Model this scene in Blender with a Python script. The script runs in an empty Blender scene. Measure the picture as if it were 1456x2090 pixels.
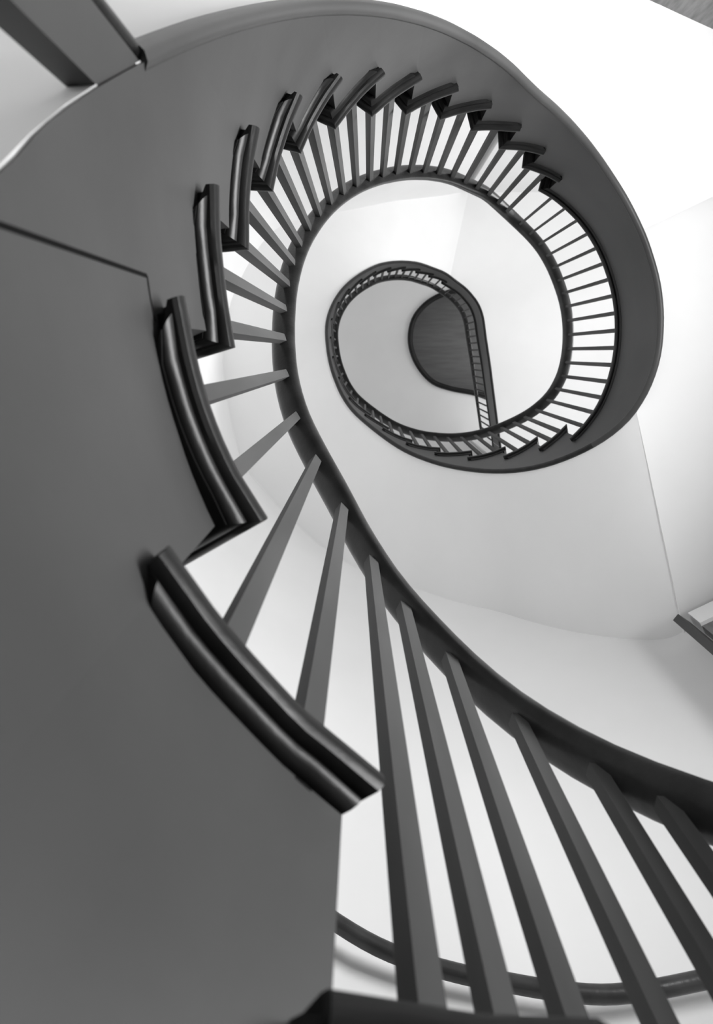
import bpy, math, bmesh
from math import radians as R_, cos, sin, pi, hypot, degrees, atan2

# ------------------------------------------------------------------ camera, world, light
SC = bpy.context.scene
cam_d = bpy.data.cameras.new('camera'); cam = bpy.data.objects.new('camera', cam_d)
SC.collection.objects.link(cam); SC.camera = cam
from mathutils import Matrix, Vector
Xc, Yc, Zc = (0.99989, 0.00323, -0.01443), (0.0, 0.97579, 0.2187), (0.01479, -0.21867, 0.97569)
rw_ = Vector((Xc[0], Yc[0], Zc[0])); dw_ = Vector((Xc[1], Yc[1], Zc[1])); fw_ = Vector((Xc[2], Yc[2], Zc[2]))
M = Matrix((rw_, -dw_, -fw_)).transposed().to_4x4()
cam.matrix_world = M
cam_d.sensor_fit = 'HORIZONTAL'; cam_d.sensor_width = 36.0; cam_d.lens = 36.0 * 1450 / 1456
cam_d.clip_start = 0.02
cam_d.dof.use_dof = True; cam_d.dof.focus_distance = 1.5; cam_d.dof.aperture_fstop = 11

W = bpy.data.worlds.new('world'); SC.world = W; W.use_nodes = True
W.node_tree.nodes['Background'].inputs[0].default_value = (1, 1, 1, 1)
W.node_tree.nodes['Background'].inputs[1].default_value = 0.05

def area(name, loc, rot, sx, sy, power, spread=100):
    l = bpy.data.lights.new(name, 'AREA'); l.shape = 'RECTANGLE'; l.size = sx; l.size_y = sy; l.energy = power
    l.spread = R_(spread)
    o = bpy.data.objects.new(name, l); SC.collection.objects.link(o); o.location = loc; o.rotation_euler = rot
    return o
FLOOR0 = -0.9
# daylight coming in through the hall windows of each storey, plus added fill lights
area('daylight_ground_floor', (1.65, -0.25, 1.0), (0, R_(109), 0), 0.8, 0.9, 62, 135)
area('daylight_first_floor', (4.0, -0.1, 4.6), (0, R_(90), 0), 2.2, 1.3, 70, 120)
area('bounce_fill_landing', (3.0, -0.1, 2.95), (R_(180), 0, 0), 2.4, 2.0, 42, 180)  # added up-facing fill, stands in for bounce onto the ceiling above the landing
area('bounce_fill_floor', (2.9, -0.1, FLOOR0 + .05), (R_(180), 0, 0), 2.4, 2.0, 13, 180)  # added fill below the view, brightens the ground-floor hall ceiling
area('fill_under_stair', (-.62, -.35, FLOOR0 + .12), (R_(180), 0, 0), .4, .4, 3.5, 170)  # added unseen fill to brighten the soffit of the lower flight, no real lamp
area('ceiling_fill_top', (2.7, -0.1, 8.5), (R_(180), 0, 0), 1.8, 2.0, 22, 180)  # added fill hidden behind the slabs, brightens the top hall ceiling
area('daylight_second_floor', (4.3, -0.1, 8.3), (0, R_(90), 0), 1.6, 2.0, 34)

SC.view_settings.view_transform = 'Standard'; SC.view_settings.look = 'None'
SC.view_settings.gamma = 1.0; SC.view_settings.use_curve_mapping = False
SC.view_settings.exposure = -0.52

# ------------------------------------------------------------------ materials
def mat(name, g0, g1, rough, scale=6.0, spec=0.5, bump=0.0, stretch=(1, 1, 1), coat=0.0, wave=False):
    m = bpy.data.materials.new(name); m.use_nodes = True; nt = m.node_tree; b = nt.nodes['Principled BSDF']
    tc = nt.nodes.new('ShaderNodeTexCoord'); mp = nt.nodes.new('ShaderNodeMapping')
    mp.inputs['Scale'].default_value = stretch
    nz = nt.nodes.new('ShaderNodeTexNoise'); nz.inputs['Scale'].default_value = scale; nz.inputs['Detail'].default_value = 5
    cr = nt.nodes.new('ShaderNodeValToRGB')
    cr.color_ramp.elements[0].position = 0.35; cr.color_ramp.elements[1].position = 0.65
    cr.color_ramp.elements[0].color = (g0, g0, g0, 1); cr.color_ramp.elements[1].color = (g1, g1, g1, 1)
    nt.links.new(tc.outputs['Object'], mp.inputs['Vector']); nt.links.new(mp.outputs[0], nz.inputs['Vector'])
    nt.links.new(nz.outputs['Fac'], cr.inputs['Fac']); nt.links.new(cr.outputs['Color'], b.inputs['Base Color'])
    b.inputs['Roughness'].default_value = rough; b.inputs['Specular IOR Level'].default_value = spec
    b.inputs['Coat Weight'].default_value = coat; b.inputs['Coat Roughness'].default_value = 0.25
    if bump:
        n2 = nt.nodes.new('ShaderNodeTexNoise'); n2.inputs['Scale'].default_value = scale * 6; n2.inputs['Detail'].default_value = 3
        nt.links.new(mp.outputs[0], n2.inputs['Vector'])
        bp = nt.nodes.new('ShaderNodeBump'); bp.inputs['Strength'].default_value = bump; bp.inputs['Distance'].default_value = 0.01
        nt.links.new(n2.outputs['Fac'], bp.inputs['Height']); nt.links.new(bp.outputs[0], b.inputs['Normal'])
    return m
PLASTER = mat('white_plaster', 0.80, 0.84, 0.8, 1.5, 0.2, 0.05)
PAINT = mat('grey_painted_wood', 0.046, 0.072, 0.45, 2.2, 0.25, 0.04)
BALMAT = mat('baluster_painted_wood', 0.070, 0.105, 0.6, 9.0, 0.06, 0.03, (1, 1, .2))
DARK = mat('dark_varnished_wood', 0.006, 0.013, 0.33, 14.0, 0.22, 0.03, (1, 1, 3), 0.0)
RAIL = mat('polished_handrail_wood', 0.034, 0.055, 0.3, 18.0, 0.3, 0.05, (1, 1, 1), 0.0)
SEAM = mat('dark_seam', 0.004, 0.006, 0.9, 5.0, 0.1)
FLOORM = mat('floor_boards', 0.20, 0.28, 0.5, 5.0, 0.4, 0.05, (1, 8, 1))
DOORM = mat('grained_grey_door', 0.16, 0.26, 0.6, 10.0, 0.3, 0.1, (6, 6, 1))
CEILP = mat('attic_boards', 0.12, 0.15, 0.7, 3.0, 0.3, 0.05, (1, 8, 1))

# ------------------------------------------------------------------ object helpers
def link(o): SC.collection.objects.link(o)
def mesh(name, V, F, m, parent=None, smooth=30):
    me = bpy.data.meshes.new(name); me.from_pydata([tuple(v) for v in V], [], F); me.validate(); me.update()
    import bmesh
    bm = bmesh.new(); bm.from_mesh(me); bmesh.ops.recalc_face_normals(bm, faces=bm.faces)
    if smooth:
        for f in bm.faces: f.smooth = True
        for e in bm.edges:
            if len(e.link_faces) == 2 and e.calc_face_angle(3.2) > R_(smooth): e.smooth = False
    bm.to_mesh(me); bm.free()
    me.materials.append(m)
    o = bpy.data.objects.new(name, me); link(o)
    if parent: 
        o.parent = parent; o.matrix_parent_inverse = parent.matrix_world.inverted() if False else Matrix.Translation(-parent.location)
    return o
def tag(o, label=None, cat=None, group=None, kind=None):
    if label: o['label'] = label
    if cat: o['category'] = cat
    if group: o['group'] = group
    if kind: o['kind'] = kind
    return o
def empty(name, loc, label, cat, group=None):
    o = bpy.data.objects.new(name, None); link(o); o.location = loc; o.empty_display_size = 0.1
    return tag(o, label, cat, group)
def struct(o): return tag(o, kind='structure')
def sweep(path, closed_profile=True, caps=True):
    """path: list of rings (each a list of points, same length) -> verts, faces"""
    V = []; F = []; n = len(path[0])
    for r in path: V += r
    for i in range(len(path) - 1):
        for j in range(n if closed_profile else n - 1):
            a = i * n + j; b = i * n + (j + 1) % n
            F.append((a, b, b + n, a + n))
    if caps and closed_profile:
        F.append(tuple(range(n))[::-1]); F.append(tuple((len(path) - 1) * n + j for j in range(n)))
    return V, F
def join(*parts):
    V = []; F = []
    for v, f in parts:
        k = len(V); V += list(v); F += [tuple(i + k for i in q) for q in f]
    return V, F
def box(c, s, rot=0.0):
    V = []
    for x in (-.5, .5):
        for y in (-.5, .5):
            for z in (-.5, .5):
                X, Y = x * s[0], y * s[1]
                V.append((c[0] + X * cos(rot) - Y * sin(rot), c[1] + X * sin(rot) + Y * cos(rot), c[2] + z * s[2]))
    return V, [(0, 1, 3, 2), (4, 6, 7, 5), (0, 4, 5, 1), (2, 3, 7, 6), (0, 2, 6, 4), (1, 5, 7, 3)]
def interp(x, X, Y):
    if x <= X[0]: return Y[0]
    for i in range(len(X) - 1):
        if x <= X[i + 1]: return Y[i] + (Y[i + 1] - Y[i]) * (x - X[i]) / (X[i + 1] - X[i])
    return Y[-1]

# ------------------------------------------------------------------ plan of the stair well
CX, CY = 0.3586, -0.2569
RN = [0.541, 0.541, 0.541, 0.541, 0.541, 0.541, 0.535, 0.542, 0.559, 0.582, 0.608, 0.635, 0.659, 0.676, 0.685, 0.688, 0.685, 0.679, 0.672, 0.665, 0.654, 0.643, 0.631, 0.62, 0.613, 0.607, 0.602, 0.598, 0.592, 0.585, 0.577, 0.568, 0.559, 0.551, 0.543, 0.537, 0.53, 0.524, 0.518, 0.512, 0.506, 0.5, 0.493, 0.487, 0.481, 0.475, 0.469, 0.463, 0.457, 0.451, 0.445, 0.44, 0.434, 0.429, 0.424, 0.42, 0.415, 0.411, 0.408, 0.404, 0.401, 0.398, 0.395, 0.393, 0.392, 0.39, 0.389, 0.389, 0.388, 0.388, 0.388, 0.387, 0.388, 0.389, 0.392, 0.396, 0.401, 0.406, 0.411, 0.416, 0.422, 0.427, 0.433, 0.439, 0.445, 0.451, 0.458, 0.464, 0.471, 0.478, 0.486, 0.494, 0.502, 0.51, 0.518, 0.527, 0.536, 0.545, 0.554, 0.564, 0.575, 0.586, 0.597, 0.608, 0.62, 0.631, 0.643, 0.655, 0.667, 0.679, 0.691, 0.703, 0.714, 0.725, 0.733, 0.74, 0.746, 0.751, 0.755, 0.759, 0.763, 0.766, 0.768, 0.769, 0.769, 0.768, 0.766, 0.763, 0.76, 0.758, 0.755, 0.751, 0.747, 0.743, 0.738, 0.732, 0.725, 0.719, 0.713, 0.709, 0.706, 0.704, 0.702, 0.698, 0.692, 0.685, 0.677, 0.668, 0.66, 0.653, 0.646, 0.639, 0.632, 0.626, 0.62, 0.616, 0.612, 0.608, 0.603, 0.597, 0.59, 0.582, 0.574, 0.566, 0.557, 0.549, 0.54, 0.531, 0.522, 0.513, 0.505, 0.496, 0.489, 0.482, 0.476, 0.471, 0.466, 0.462, 0.459, 0.455, 0.451, 0.447, 0.444, 0.441, 0.439, 0.437, 0.437, 0.436, 0.436, 0.437, 0.438, 0.44, 0.442, 0.445, 0.447, 0.45, 0.454, 0.458, 0.464, 0.472, 0.481, 0.491, 0.5, 0.508, 0.516, 0.523, 0.531, 0.541, 0.553, 0.566, 0.578, 0.59, 0.601, 0.613, 0.626, 0.637, 0.646, 0.654, 0.661, 0.668, 0.674, 0.681, 0.69, 0.702, 0.717, 0.735, 0.756, 0.781, 0.809, 0.842, 0.877, 0.92, 0.969, 1.027, 1.095, 1.176, 1.274, 1.394, 1.543]
RA = [60 + 3 * i for i in range(len(RN))]
def rn0(a):
    x = max(1e-6, min(len(RN) - 1.001, (a - 60) / 3)); i = int(x); t = x - i
    p = [RN[max(0, min(len(RN) - 1, i + k))] for k in (-1, 0, 1, 2)]
    # uniform cubic B-spline: smooth, never kinked
    return (p[0] * (1 - t) ** 3 + p[1] * (3 * t ** 3 - 6 * t * t + 4) + p[2] * (-3 * t ** 3 + 3 * t * t + 3 * t + 1) + p[3] * t ** 3) / 6
def rn(a): return rn0(a)
def P(a, off, z):
    r = rn(a) + off
    return (CX + r * cos(R_(a)), CY + r * sin(R_(a)), z)
WALL = [(1.22, 1.03), (1.148, 1.09), (.98, 1.14), (.8, 1.177), (.6, 1.2), (.44, 1.203), (.3, 1.19), (-.03, 1.155), (-.24, 1.076),
        (-.39, .986), (-.6, .83), (-.8, .6), (-.951, .063), (-.93, -.35), (-.76, -.75), (-.574, -.923), (-.2, -1.04), (.3, -1.2), (.8, -1.345)]
WA = [degrees(atan2(y - CY, x - CX)) % 360 for x, y in WALL]; WR = [hypot(x - CX, y - CY) for x, y in WALL]
def rw(a): return interp(a % 360, WA, WR)
def PW(a, z, off=0.0):
    r = rw(a) + off
    return (CX + r * cos(R_(a)), CY + r * sin(R_(a)), z)
def fr(a, a0, a1, da=3.0):
    n = max(1, int(math.ceil((a1 - a0) / da)))
    return [a0 + (a1 - a0) * i / n for i in range(n + 1)]

H1 = 0.19; H2 = 0.1913; Z1 = 0.2332; ZL = Z1 + 14 * H1; ZT = ZL + 22 * H2; HB = 0.7107; FLOOR = Z1 - 6 * H1
A1 = {-4: 72.0, -3: 79.5, -2: 86.8, -1: 93.9, 0: 100.4, 1: 112.6, 2: 123.3, 3: 138.2, 4: 153.4, 5: 166.3, 6: 178.3, 7: 190.3, 8: 202.9,
      9: 216.4, 10: 230.1, 11: 245.7, 12: 262.3, 13: 279.4, 14: 295.6, 15: 309.8}
A2 = dict(enumerate([408.1, 416.1, 425.7, 436.3, 447.0, 457.6, 468.1, 477.7, 488.2, 499.5, 511.0, 522.6, 534.6, 546.8, 559.6, 573.3,
                     588.6, 604.9, 621.9, 639.1, 655.5, 671.5], 1))
SK_A = [66, 100, 112, 123, 138, 153, 166, 178, 190, 203, 216, 230, 245, 262, 280, 296, 310]
SK = [6, 14, 15, 14, 7, 6, 5.5, 3, 2, 0, -1.5, -1.5, -4, -5, -9, -13, -17]
def out1(a):   # treads and soffit fan out to the wall, not quite radially near the ends of the flight
    return a + interp(a, SK_A, SK)
def out2(a):
    return a + 20.0 * max(0, min(1, (440 - a) / 44)) - 18.5 * max(0, min(1, (a - 622) / 49))
ZB1A = [162.5, 165.0, 167.1, 170.2, 175.4, 183.0, 190.8, 200.2, 211.2, 223.9, 239.2, 258.5, 283.8, 297.5, 312.5, 328, 342]
ZB1Z = [.373, .41, .445, .501, .597, .739, .879, 1.034, 1.198, 1.377, 1.572, 1.811, 2.109, 2.243, 2.376, 2.466, 2.51]
PA = [A1[k] for k in range(-4, 16)] + [399] + [A2[j] for j in range(1, 23)] + [800]
PZ = [Z1 + (k - 1) * H1 for k in range(-4, 16)] + [ZL] + [ZL + j * H2 for j in range(1, 23)] + [ZT]
def pitch(a):
    if a < PA[0]: return PZ[0] + (a - PA[0]) * H1 / 7.3
    return interp(a, PA, PZ)
ZB2A = [342, 380, 393.6, 401.6, 412, 424, 437, 448] ; ZB2Z = [2.51, 2.51, 2.51, 2.585, 2.70, 2.905, 3.14, 3.40]
def zb(a):
    if a < 175: return zb0(a)
    w = min(12, a - 172)
    return sum(zb0(a + w * t) for t in (-1, -.66, -.33, 0, .33, .66, 1)) / 7
def zb0(a):
    if a < 162.5: return max(FLOOR - .02, pitch(a) - 0.57 + 0.017 * min(1, (162.5 - a) / 5))
    if a < 342: return interp(a, ZB1A, ZB1Z)
    if a < 448: return interp(a, ZB2A, ZB2Z)
    if a > 655.5: return interp(a, [655.5, 671.5, 692], [6.43, 6.62, 6.70])
    return pitch(a) - H2 - .2894
def railz(a):
    return sum(pitch(a + d) for d in (-11, -8, -5, -2, 0, 2, 5, 8, 11)) / 9 + HB
ROFF_A = [60, 125, 165, 200, 230, 260, 290, 310, 350, 400, 640, 700]
ROFF = [.03, .030, .033, .036, .038, .047, .055, .050, .027, .022, .03, .03]
def roff(a): return interp(a, ROFF_A, ROFF)
FOFF = 0.018     # face of the string board behind the nosing line
FO_A = [112, 117, 122.8, 125, 129.6, 136, 140.4, 143, 148, 155, 165, 178, 200]; FO_V = [.0, .003, .010, .0155, .0258, .0300, .028, .0245, .020, .018, .016, .016, .018]
def fo(a): return interp(a, FO_A, FO_V) if 112 < a < 200 else FOFF if a >= 200 else .0

# ------------------------------------------------------------------ setting
def wall_prism(pts, z0, z1, th, name, m=PLASTER):
    V = []; n = len(pts); F = []
    for (x, y), (nx, ny) in zip(pts, normals(pts)):
        V += [(x, y, z0), (x, y, z1), (x + nx * th, y + ny * th, z1), (x + nx * th, y + ny * th, z0)]
    for i in range(n - 1):
        a = 4 * i
        for j in range(4): F.append((a + j, a + (j + 1) % 4, a + 4 + (j + 1) % 4, a + 4 + j))
    F.append((0, 1, 2, 3)); F.append(tuple(4 * (n - 1) + j for j in (3, 2, 1, 0)))
    return struct(mesh(name, V, F, m))
def normals(pts):
    out = []
    for i in range(len(pts)):
        p = pts[max(0, i - 1)]; q = pts[min(len(pts) - 1, i + 1)]
        dx, dy = q[0] - p[0], q[1] - p[1]; l = hypot(dx, dy)
        nx, ny = -dy / l, dx / l
        if (pts[i][0] - CX) * nx + (pts[i][1] - CY) * ny < 0: nx, ny = -nx, -ny
        out.append((nx, ny))
    return out
def catmull(pts, n=5):
    out = []
    for i in range(len(pts) - 1):
        p0 = pts[max(0, i - 1)]; p1 = pts[i]; p2 = pts[i + 1]; p3 = pts[min(len(pts) - 1, i + 2)]
        for k in range(n):
            t = k / n
            out.append(tuple(.5 * (2 * p1[c] + (p2[c] - p0[c]) * t + (2 * p0[c] - 5 * p1[c] + 4 * p2[c] - p3[c]) * t * t
                                   + (3 * p1[c] - p0[c] - 3 * p2[c] + p3[c]) * t ** 3) for c in range(len(p1))))
    out.append(tuple(pts[-1])); return out
TOP = 9.9
wall_prism(catmull(WALL, 4), FLOOR, TOP, 0.15, 'wall_curved')
wall_prism([(.86, -1.36), (4.6, -1.36)], FLOOR, TOP, 0.15, 'wall_back')
wall_prism([(1.28, 1.04), (4.6, 1.04)], FLOOR, TOP, 0.15, 'wall_front')
wall_prism([(4.6, -1.36), (4.6, 1.04)], FLOOR, TOP, 0.15, 'wall_right')
V, F = box((1.7, -0.1, FLOOR - .05), (6.2, 3.2, .1)); struct(mesh('floor', V, F, FLOORM, smooth=0))

def soffit(a0, a1, out, name, cart=False):
    path = []
    for a in fr(0, a0, a1, 3):
        z = zb(a) - .003; p = P(a, fo(a) + .003, z); q = out(a, z) if cart else PW(out(a), z, .03)
        m1 = [p[i] + (q[i] - p[i]) * .5 for i in range(3)]
        path.append([p, tuple(m1), q, (q[0], q[1], z + .02), (p[0], p[1], z + .02)])
    V, F = sweep(path); return struct(mesh(name, V, F, PLASTER))
soffit(66, 312, out1, 'ceiling_soffit')
soffit(312, 346, lambda a, z: (.80 + 2.2 * (a - 312) / 34, -1.36, z), 'ceiling_soffit_hall', True)
soffit(396.5, 673.5, out2, 'ceiling_soffit_upper')
def slab(a0, a1, z0, z1, name, outer):
    ring = [P(a, fo(a) + .004, 0)[:2] for a in fr(0, a0, a1, 3)] + outer
    n = len(ring)
    V = [(x, y, z0) for x, y in ring] + [(x, y, z1) for x, y in ring]
    F = [tuple(range(n))[::-1], tuple(range(n, 2 * n))] + [(i, (i + 1) % n, n + (i + 1) % n, n + i) for i in range(n)]
    return struct(mesh(name, V, F, PLASTER, smooth=0))
slab(345.5, 396.6, zb(396.5) - .003, ZL - .032, 'ceiling_ground_floor', [(1.21, 1.04), (1.28, 1.06), (4.6, 1.06), (4.6, -1.38), (2.9, -1.38)])
slab(314, 396.6, ZL - .05, ZL - .033, 'ceiling_landing_lath', [(1.21, 1.04), (1.28, 1.06), (4.6, 1.06), (4.6, -1.38), (.84, -1.38), (.80, -1.345)])
soffit(673.5, 702, lambda a, z: (.80 + 2.2 * (a - 673.5) / 28.5, -1.36, z), 'ceiling_soffit_hall_upper', True)
slab(677, 773, ZT - .05, ZT - .033, 'ceiling_top_landing_lath', [(1.30, 1.06), (4.6, 1.06), (4.6, -1.38), (.84, -1.38), (.80, -1.345)])
slab(701.8, 773, zb(701) - .003, ZT - .032, 'ceiling_first_floor', [(1.30, 1.06), (4.6, 1.06), (4.6, -1.38), (2.95, -1.38)])

# top ceiling with the opening of the attic well
ZC = 9.5
op = [(2.6, .62), (1.9, .60), (1.52, .542), (1.338, .504), (1.098, .459), (.871, .377), (.707, .219), (.60, .03), (.556, -.186), (.60, -.42),
      (.74, -.60), (.92, -.711), (1.15, -.78), (1.5, -.81), (2.0, -.82), (2.6, -.82)]
op = catmull(op, 4)
V = []; F = []; n = len(op); oc = (1.5, -.15)
for x, y in op:
    t = atan2(y - oc[1], x - oc[0]); V += [(x, y, ZC), (oc[0] + 4 * cos(t), oc[1] + 4 * sin(t), ZC)]
for i in range(n): a = 2 * i; b = 2 * ((i + 1) % n); F.append((a, a + 1, b + 1, b))
struct(mesh('ceiling', V, F, PLASTER, smooth=0))
V = []; F = []
for x, y in op: V += [(x, y, ZC + .002), (x, y, ZC + .35)]
for i in range(n): a = 2 * i; b = 2 * ((i + 1) % n); F.append((a, a + 1, b + 1, b))
struct(mesh('trim_attic_collar', V, F, DARK))
V = [(x, y, ZC + .35) for x, y in op]; struct(mesh('ceiling_attic', V, [tuple(range(n))], CEILP, smooth=0))
def tube(pts, r, n=10, closed=False, flat=None):
    path = []; N = len(pts)
    for i in range(N):
        p = Vector(pts[i - 1] if (i or closed) else pts[i]); q = Vector(pts[(i + 1) % N] if (i < N - 1 or closed) else pts[i])
        t = (q - p).normalized(); up = Vector((0, 0, 1)); s = t.cross(up).normalized(); u = s.cross(t).normalized()
        c = Vector(pts[i]); path.append([tuple(c + s * r * cos(2 * pi * k / n) + u * r * sin(2 * pi * k / n)) for k in range(n)])
    V, F = sweep(path, caps=not closed)
    if closed:
        m = (N - 1) * n
        for j in range(n): F.append((m + j, m + (j + 1) % n, (j + 1) % n, j))
    return V, F
V, F = tube([(x, y, ZC - .005) for x, y in op], .033, 8, True); struct(mesh('trim_attic_opening', V, F, DARK))

# ------------------------------------------------------------------ stair parts
PROF = [(.034, 0), (.008, 0), (.003, -.002), (.0006, -.006), (0, -.012), (.0006, -.018), (.003, -.023), (.007, -.0262), (.011, -.0272),
        (.0112, -.0296), (.0125, -.033), (.0155, -.037), (.0195, -.0398), (.0213, -.0402), (.0213, -.0432), (.024, -.0440), (.034, -.0440)]
N2A = [121, 122.8, 124, 126.6, 129.6, 136, 142.1, 146]
N2R = [-.018, -.013, -.009, -.003, .005, .009, .010, .010]
def nose_off(k, a):
    if k == 1: return interp(a, N1A, N1R)
    if k == 2: return interp(a, N2A, N2R)
    if k in (3, 4, 5, 6): return -.005
    return 0.0
N1A = [113, 117.8, 119.9, 121.1, 122.6, 124.4, 126.5, 127.3, 140]
N1R = [-.10, -.087, -.068, -.055, -.043, -.027, -.010, .001, .001]
def tang(a):
    return (-sin(R_(a)), cos(R_(a)))
def nosing(a0, a1, z, parent, k=0, out=None, end=True):
    """rounded nosing with its cove; mitred round the corner and carried along the front edge to the wall"""
    path = []
    def at(a, s, cove_only=False):
        t = tang(a); e = nose_off(k, a); ring = []; s0 = s
        for o, dz in PROF:
            s = 0 if (cove_only and (dz > -.0275)) else s0
            p = P(a, o + e, z + dz); ring.append((p[0] + t[0] * o * s, p[1] + t[1] * o * s, z + dz))
        return ring
    if out:
        t = tang(a0); q = PW(out(a0), z, -.006); ring = []
        for o, dz in PROF: ring.append((q[0] + t[0] * o, q[1] + t[1] * o, z + dz))
        path.append(ring)
        path.append(at(a0, 1))
    else: path.append(at(a0, 0))
    A = fr(0, a0, a1, 1.5)
    A = [a for a in A if (a > a0 + 3.4 or not out) and (a < a1 - 3.4 or not end) and a != a0]
    for a in A: path.append(at(a, 0))
    path.append(at(a1, -1 if end else 0, True))
    V, F = sweep(path)
    return mesh('nosing', V, F, DARK, parent, 25)
def tread(a0, a1, z, out, parent, k=0):
    V = []
    for n_, a in enumerate(fr(0, a0, a1, 3)):
        e = nose_off(k, a); t = tang(a) if n_ == 0 else (0, 0)
        p = P(a, .008 + e, z); q = PW(out(a), z, -.004)
        p = (p[0] + t[0] * .008, p[1] + t[1] * .008, z); q = (q[0] + t[0] * .008, q[1] + t[1] * .008, z)
        V += [p, q, (q[0], q[1], z - .021), (p[0], p[1], z - .021)]
    path = [V[i:i + 4] for i in range(0, len(V), 4)]
    V, F = sweep(path)
    return mesh('tread', V, F, DARK, parent, 30)
def radr(a): return a + .026 / rn(a) * 57.3
def riser(a, z0, z1, out, parent):
    b = a + .018 / rn(a) * 57.3
    V = []
    for aa in (a, b):
        p = P(aa, fo(aa) + .001, z0); q = PW(out(aa), z0, -.006)
        V += [p, q, (q[0], q[1], z1), (p[0], p[1], z1)]
    F = [(0, 1, 2, 3), (7, 6, 5, 4), (0, 4, 5, 1), (1, 5, 6, 2), (2, 6, 7, 3), (3, 7, 4, 0)]
    return mesh('riser', V, F, DARK, parent, 0)
def string_board(segs, parent, name='string_board'):
    """segs: (a0, a1, ztop). one continuous board with a stepped upper edge"""
    V = []; F = []; cols = []
    for a0, a1, zt in segs:
        for a in fr(0, a0, a1, 1.5): cols.append((a, zt))
    for a, zt in cols:
        z0 = min(zb(a), zt - .01)
        V += [P(a, fo(a), z0), P(a, fo(a), zt), P(a, fo(a) + .022, zt), P(a, fo(a) + .022, z0)]
    for i in range(len(cols) - 1):
        a = 4 * i
        if abs(cols[i][0] - cols[i + 1][0]) < 1e-6:
            F.append((a + 1, a + 2, a + 6, a + 5)); continue
        for j in range(4): F.append((a + j, a + (j + 1) % 4, a + 4 + (j + 1) % 4, a + 4 + j))
    F.append((0, 1, 2, 3)); m = 4 * (len(cols) - 1); F.append((m + 3, m + 2, m + 1, m))
    me = mesh(name, V, F, PAINT, parent, 25)
    return me
def bead(a0, a1, parent, r=.0115, m=None):
    V, F = tube([P(a, fo(a) + .009, zb(a) - .006) for a in fr(0, a0, a1, 2.5)], r, 10)
    return mesh('bead_moulding', V, F, m or PAINT, parent, 40)
def baluster(a, z0, z1, parent, w=.018, d=.018, off=None, lean=0.0):
    off = roff(a) if off is None else off
    t = P(a, off, z1); b = P(a, off, z0); b = (b[0] + lean, b[1], z0)
    V = []
    for (x, y, z), s in ((b, 1.0), (t, .9)):
        for u, v in ((-1, -1), (1, -1), (1, 1), (-1, 1)):
            X = u * d / 2 * s; Y = v * w / 2 * s; c, q = cos(R_(a)), sin(R_(a))
            V.append((x + X * c - Y * q, y + X * q + Y * c, z))
    F = [(0, 1, 2, 3), (7, 6, 5, 4), (0, 4, 5, 1), (1, 5, 6, 2), (2, 6, 7, 3), (3, 7, 4, 0)]
    o = mesh('baluster', V, F, BALMAT, parent, 0)
    return o
RPROF = []
for k in range(20):
    t = 2 * pi * k / 20; c, s = cos(t), sin(t)
    RPROF.append((.028 * (abs(c) ** .75) * (1 if c >= 0 else -1), .024 + .023 * (abs(s) ** .8) * (1 if s >= 0 else -1)))
def handrail(a0, a1, parent, name='handrail'):
    path = [[P(a, roff(a) + o, railz(a) + dz) for o, dz in RPROF] for a in fr(0, a0, a1, 2)]
    V, F = sweep(path); return mesh(name, V, F, RAIL, parent, 40)

# ---- lower flight
S1 = empty('staircase', (0.9, 0.35, FLOOR), 'lower curved staircase nearest the camera, its wide grey string board filling the left side', 'staircase')
segs = []
def ar(k):  # riser face behind nosing k
    return {1: radr(117.4), 2: 125.0}.get(k, radr(A1[k]))
for k in range(-4, 15): segs.append((ar(k), ar(k + 1), Z1 + (k - 1) * H1 - .021))
string_board(segs, S1)
bead(175.9, ar(15), S1)
for k in range(-4, 15):
    z = Z1 + (k - 1) * H1; a0 = A1[k] if k != 1 else 117.2
    a1 = (A1[k + 1] if k != 0 else 117.2)
    t = tread(a0, radr(a1) + .5, z, out1, S1, k)
    ext = 4.0 if k > 1 else (3.4 if k == 1 else 3)
    nosing(a0, a1 + ext, z, t, k, out1)
    riser(ar(k), z - H1 if k > -4 else FLOOR, z - .021, out1, S1)
riser(ar(15), ZL - H1, ZL - .03, out1, S1)
for k in range(-4, 15):
    for f in (.3, .8):
        a = A1[k] + (A1[k + 1] - A1[k]) * f; z = Z1 + (k - 1) * H1
        baluster(a, z, railz(a) + .004, S1, lean=.024 if k < 2 else 0.0)
handrail(66, 311, S1)
q = P(67, roff(67), 0); V, F = box((q[0], q[1], (FLOOR + railz(67)) / 2), (.045, .045, railz(67) - FLOOR + .01), R_(67)); mesh('newel_post', V, F, DARK, S1, 0)
# seam where two boards of the string meet
V = []; F = []
def strip(pts, w):
    V = []; F = []
    for i, (a, z) in enumerate(pts):
        V += [P(a, fo(a) - .0006, z), P(a + w[0], fo(a) - .0006, z + w[1]), P(a + w[0], fo(a) + .001, z + w[1]), P(a, fo(a) + .001, z)]
    n = len(pts)
    for i in range(n - 1):
        for j in range(4): F.append((4 * i + j, 4 * i + (j + 1) % 4, 4 * i + 4 + (j + 1) % 4, 4 * i + 4 + j))
    F += [(0, 1, 2, 3), tuple(4 * (n - 1) + j for j in (3, 2, 1, 0))]
    return V, F
v1 = strip([(159.35, .345), (159.35, .46), (159.35, .578)], (.30, 0)); v2 = strip([(159.5, .578), (158, .578), (156.2, .579)], (0, .0018))
V, F = join(v1, v2); tag(mesh('board_seam', V, F, SEAM, S1, 0), 'dark joint line between two boards')

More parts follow.
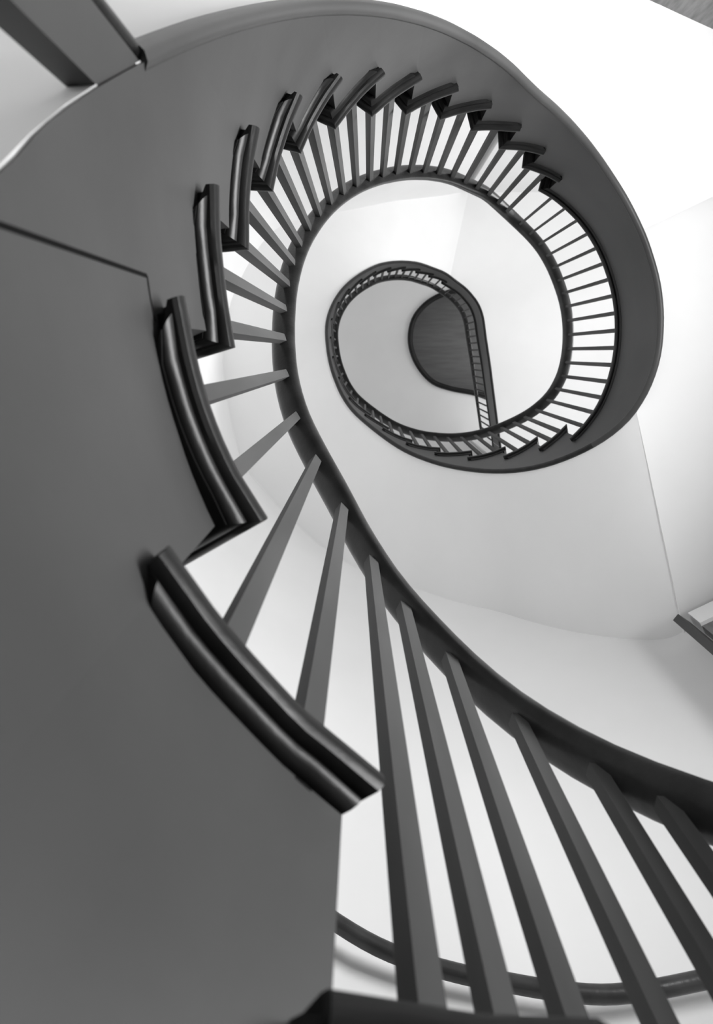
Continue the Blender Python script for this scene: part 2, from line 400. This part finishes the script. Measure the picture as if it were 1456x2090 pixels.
# ---- first landing gallery
G1 = empty('landing_balustrade', (1.09, -.1, ZL - .4), 'first landing balustrade curving down the right side, thin bars above a dark fascia', 'balustrade')
string_board([(ar(15), 399, ZL - .021), (399, radr(A2[1]), ZL - .021)], G1, 'fascia')
bead(ar(15), radr(A2[1]), G1)
nosing(A1[15], A2[1] + 4, ZL, G1, 0, out1)
def spaced(a_first, a0, a1, sp, off):
    out = []
    for sgn in (-1, 1):
        a = a_first
        while a0 <= a <= a1:
            if not (sgn == 1 and a == a_first): out.append(a)
            p = P(a, off, 0); q = P(a + .5, off, 0); a += sgn * sp / (hypot(p[0] - q[0], p[1] - q[1]) / .5)
    return sorted(out)
for a in spaced(363.5, 313, 406.5, .0672, .03): baluster(a, ZL, railz(a) + .004, G1, .0115, .018)
handrail(311, 403, G1)
V = []; F = []
path = []
for a in fr(0, A1[15], A2[1] + 2, 3):
    p = P(a, .006, ZL); q = P(a, .35, ZL)
    path.append([p, q, (q[0], q[1], ZL - .028), (p[0], p[1], ZL - .028)])
V, F = sweep(path); mesh('landing_edge', V, F, DARK, G1)

# ---- upper flight
S2 = empty('staircase', (.5, .5, ZL), 'upper curved staircase, the inner loop above the first landing, seen from below', 'staircase')
segs = [(radr(A2[j]), radr(A2[j + 1]), ZL + j * H2 - .021) for j in range(1, 22)]
string_board(segs, S2)
bead(radr(A2[1]), radr(A2[22]), S2, m=DARK)
for j in range(1, 22):
    z = ZL + j * H2
    t = tread(A2[j], radr(A2[j + 1]) + .5, z, out2, S2)
    nosing(A2[j], A2[j + 1] + 3.7, z, t, 0, out2)
    riser(radr(A2[j]), z - H2, z - .021, out2, S2)
    for f in (.3, .8):
        a = A2[j] + (A2[j + 1] - A2[j]) * f; baluster(a, z, railz(a) + .004, S2, .016, .016)
riser(radr(A2[22]), ZT - H2, ZT - .03, out2, S2)
handrail(403, 674, S2)

# ---- second landing gallery
G2 = empty('landing_balustrade', (1.1, .1, ZT - .4), 'top landing balustrade, the straight dark strip right of the innermost loop', 'balustrade')
string_board([(radr(A2[22]), 773, ZT - .021)], G2, 'fascia')
bead(radr(A2[22]), 772, G2, m=DARK)
nosing(A2[22], 773, ZT, G2, 0, out2, False)
for a in spaced(700, 676, 772, .067, .03): baluster(a, ZT, railz(a) + .004, G2, .0115, .018)
handrail(674, 773, G2)

# ---- wall rail
WRP = [(60, 1.15), (70, 1.14), (78.8, 1.115), (83.1, 1.096), (86.9, 1.084), (90.9, 1.085), (94.9, 1.099), (97.8, 1.11), (102.7, 1.137), (107.0, 1.18), (112, 1.24), (118, 1.33)]
WRc = catmull([PW(a, z, -.055) for a, z in WRP], 4)
wrl = empty('wall_handrail', PW(90, 1.085, -.055), 'dark round handrail fixed to the white wall behind the lowest balusters', 'handrail')
V, F = tube(WRc, .017, 14); mesh('rail', V, F, RAIL, wrl, 60)
for a, z in ((112.5, 1.247), (73, 1.132)):
    p = PW(a, z, -.055); q = PW(a, z - .03, .0)
    V, F = tube([(p[0], p[1], p[2] - .012), (p[0], p[1], p[2] - .03), q], .006, 8); mesh('bracket', V, F, DARK, wrl, 60)

# ---- post under the lower flight
pa0, pa1 = 170.9, 175.6
pp = [P(pa0, fo(pa0) - .001, 0), P(pa1, fo(pa1) - .001, 0)]
ps = empty('support_post', (pp[0][0], pp[0][1], FLOOR), 'square grey post standing under the string board at top left', 'post')
ztop = .52
V = []
for a, o in ((pa0, 0), (pa1, 0), (pa1, .018), (pa0, .018)):
    p = P(a, fo(a) + .003 + o, 0); V.append((p[0], p[1], FLOOR)); V.append((p[0], p[1], zb(a) + .004))
F = [(0, 2, 3, 1), (2, 4, 5, 3), (4, 6, 7, 5), (6, 0, 1, 7), (1, 3, 5, 7), (0, 6, 4, 2)]
mesh('shaft', V, F, PAINT, ps, 0)
p = P(pa1 + .95, fo(pa1 + .95) + .011, 0); V, F = tube([(p[0], p[1], FLOOR), (p[0] + .0001, p[1], .0), (p[0], p[1], zb(pa1) + .003)], .008, 10); mesh('bead_moulding', V, F, DARK, ps, 60)

# ---- door casings at the edge of the hall
def slab_box(p, q, th, z0, z1):
    dx, dy = q[0] - p[0], q[1] - p[1]; l = hypot(dx, dy)
    return box(((p[0] + q[0]) / 2, (p[1] + q[1]) / 2, (z0 + z1) / 2), (l, th, z1 - z0), atan2(dy, dx))
V, F = slab_box((1.145, .955), (1.19, .985), .03, FLOOR, 2.50); struct(mesh('trim_1', V, F, PAINT, smooth=0))
V, F = slab_box((1.205, .965), (1.85, .62), .035, FLOOR, 2.40); struct(mesh('door_1', V, F, DOORM, smooth=0))
V, F = slab_box((1.20, .96), (1.85, .612), .05, 2.40, 2.50); struct(mesh('trim_2', V, F, PLASTER, smooth=0))
V, F = slab_box((.80, -1.035), (1.55, -.82), .035, FLOOR, 2.46); struct(mesh('door_2', V, F, DOORM, smooth=0))
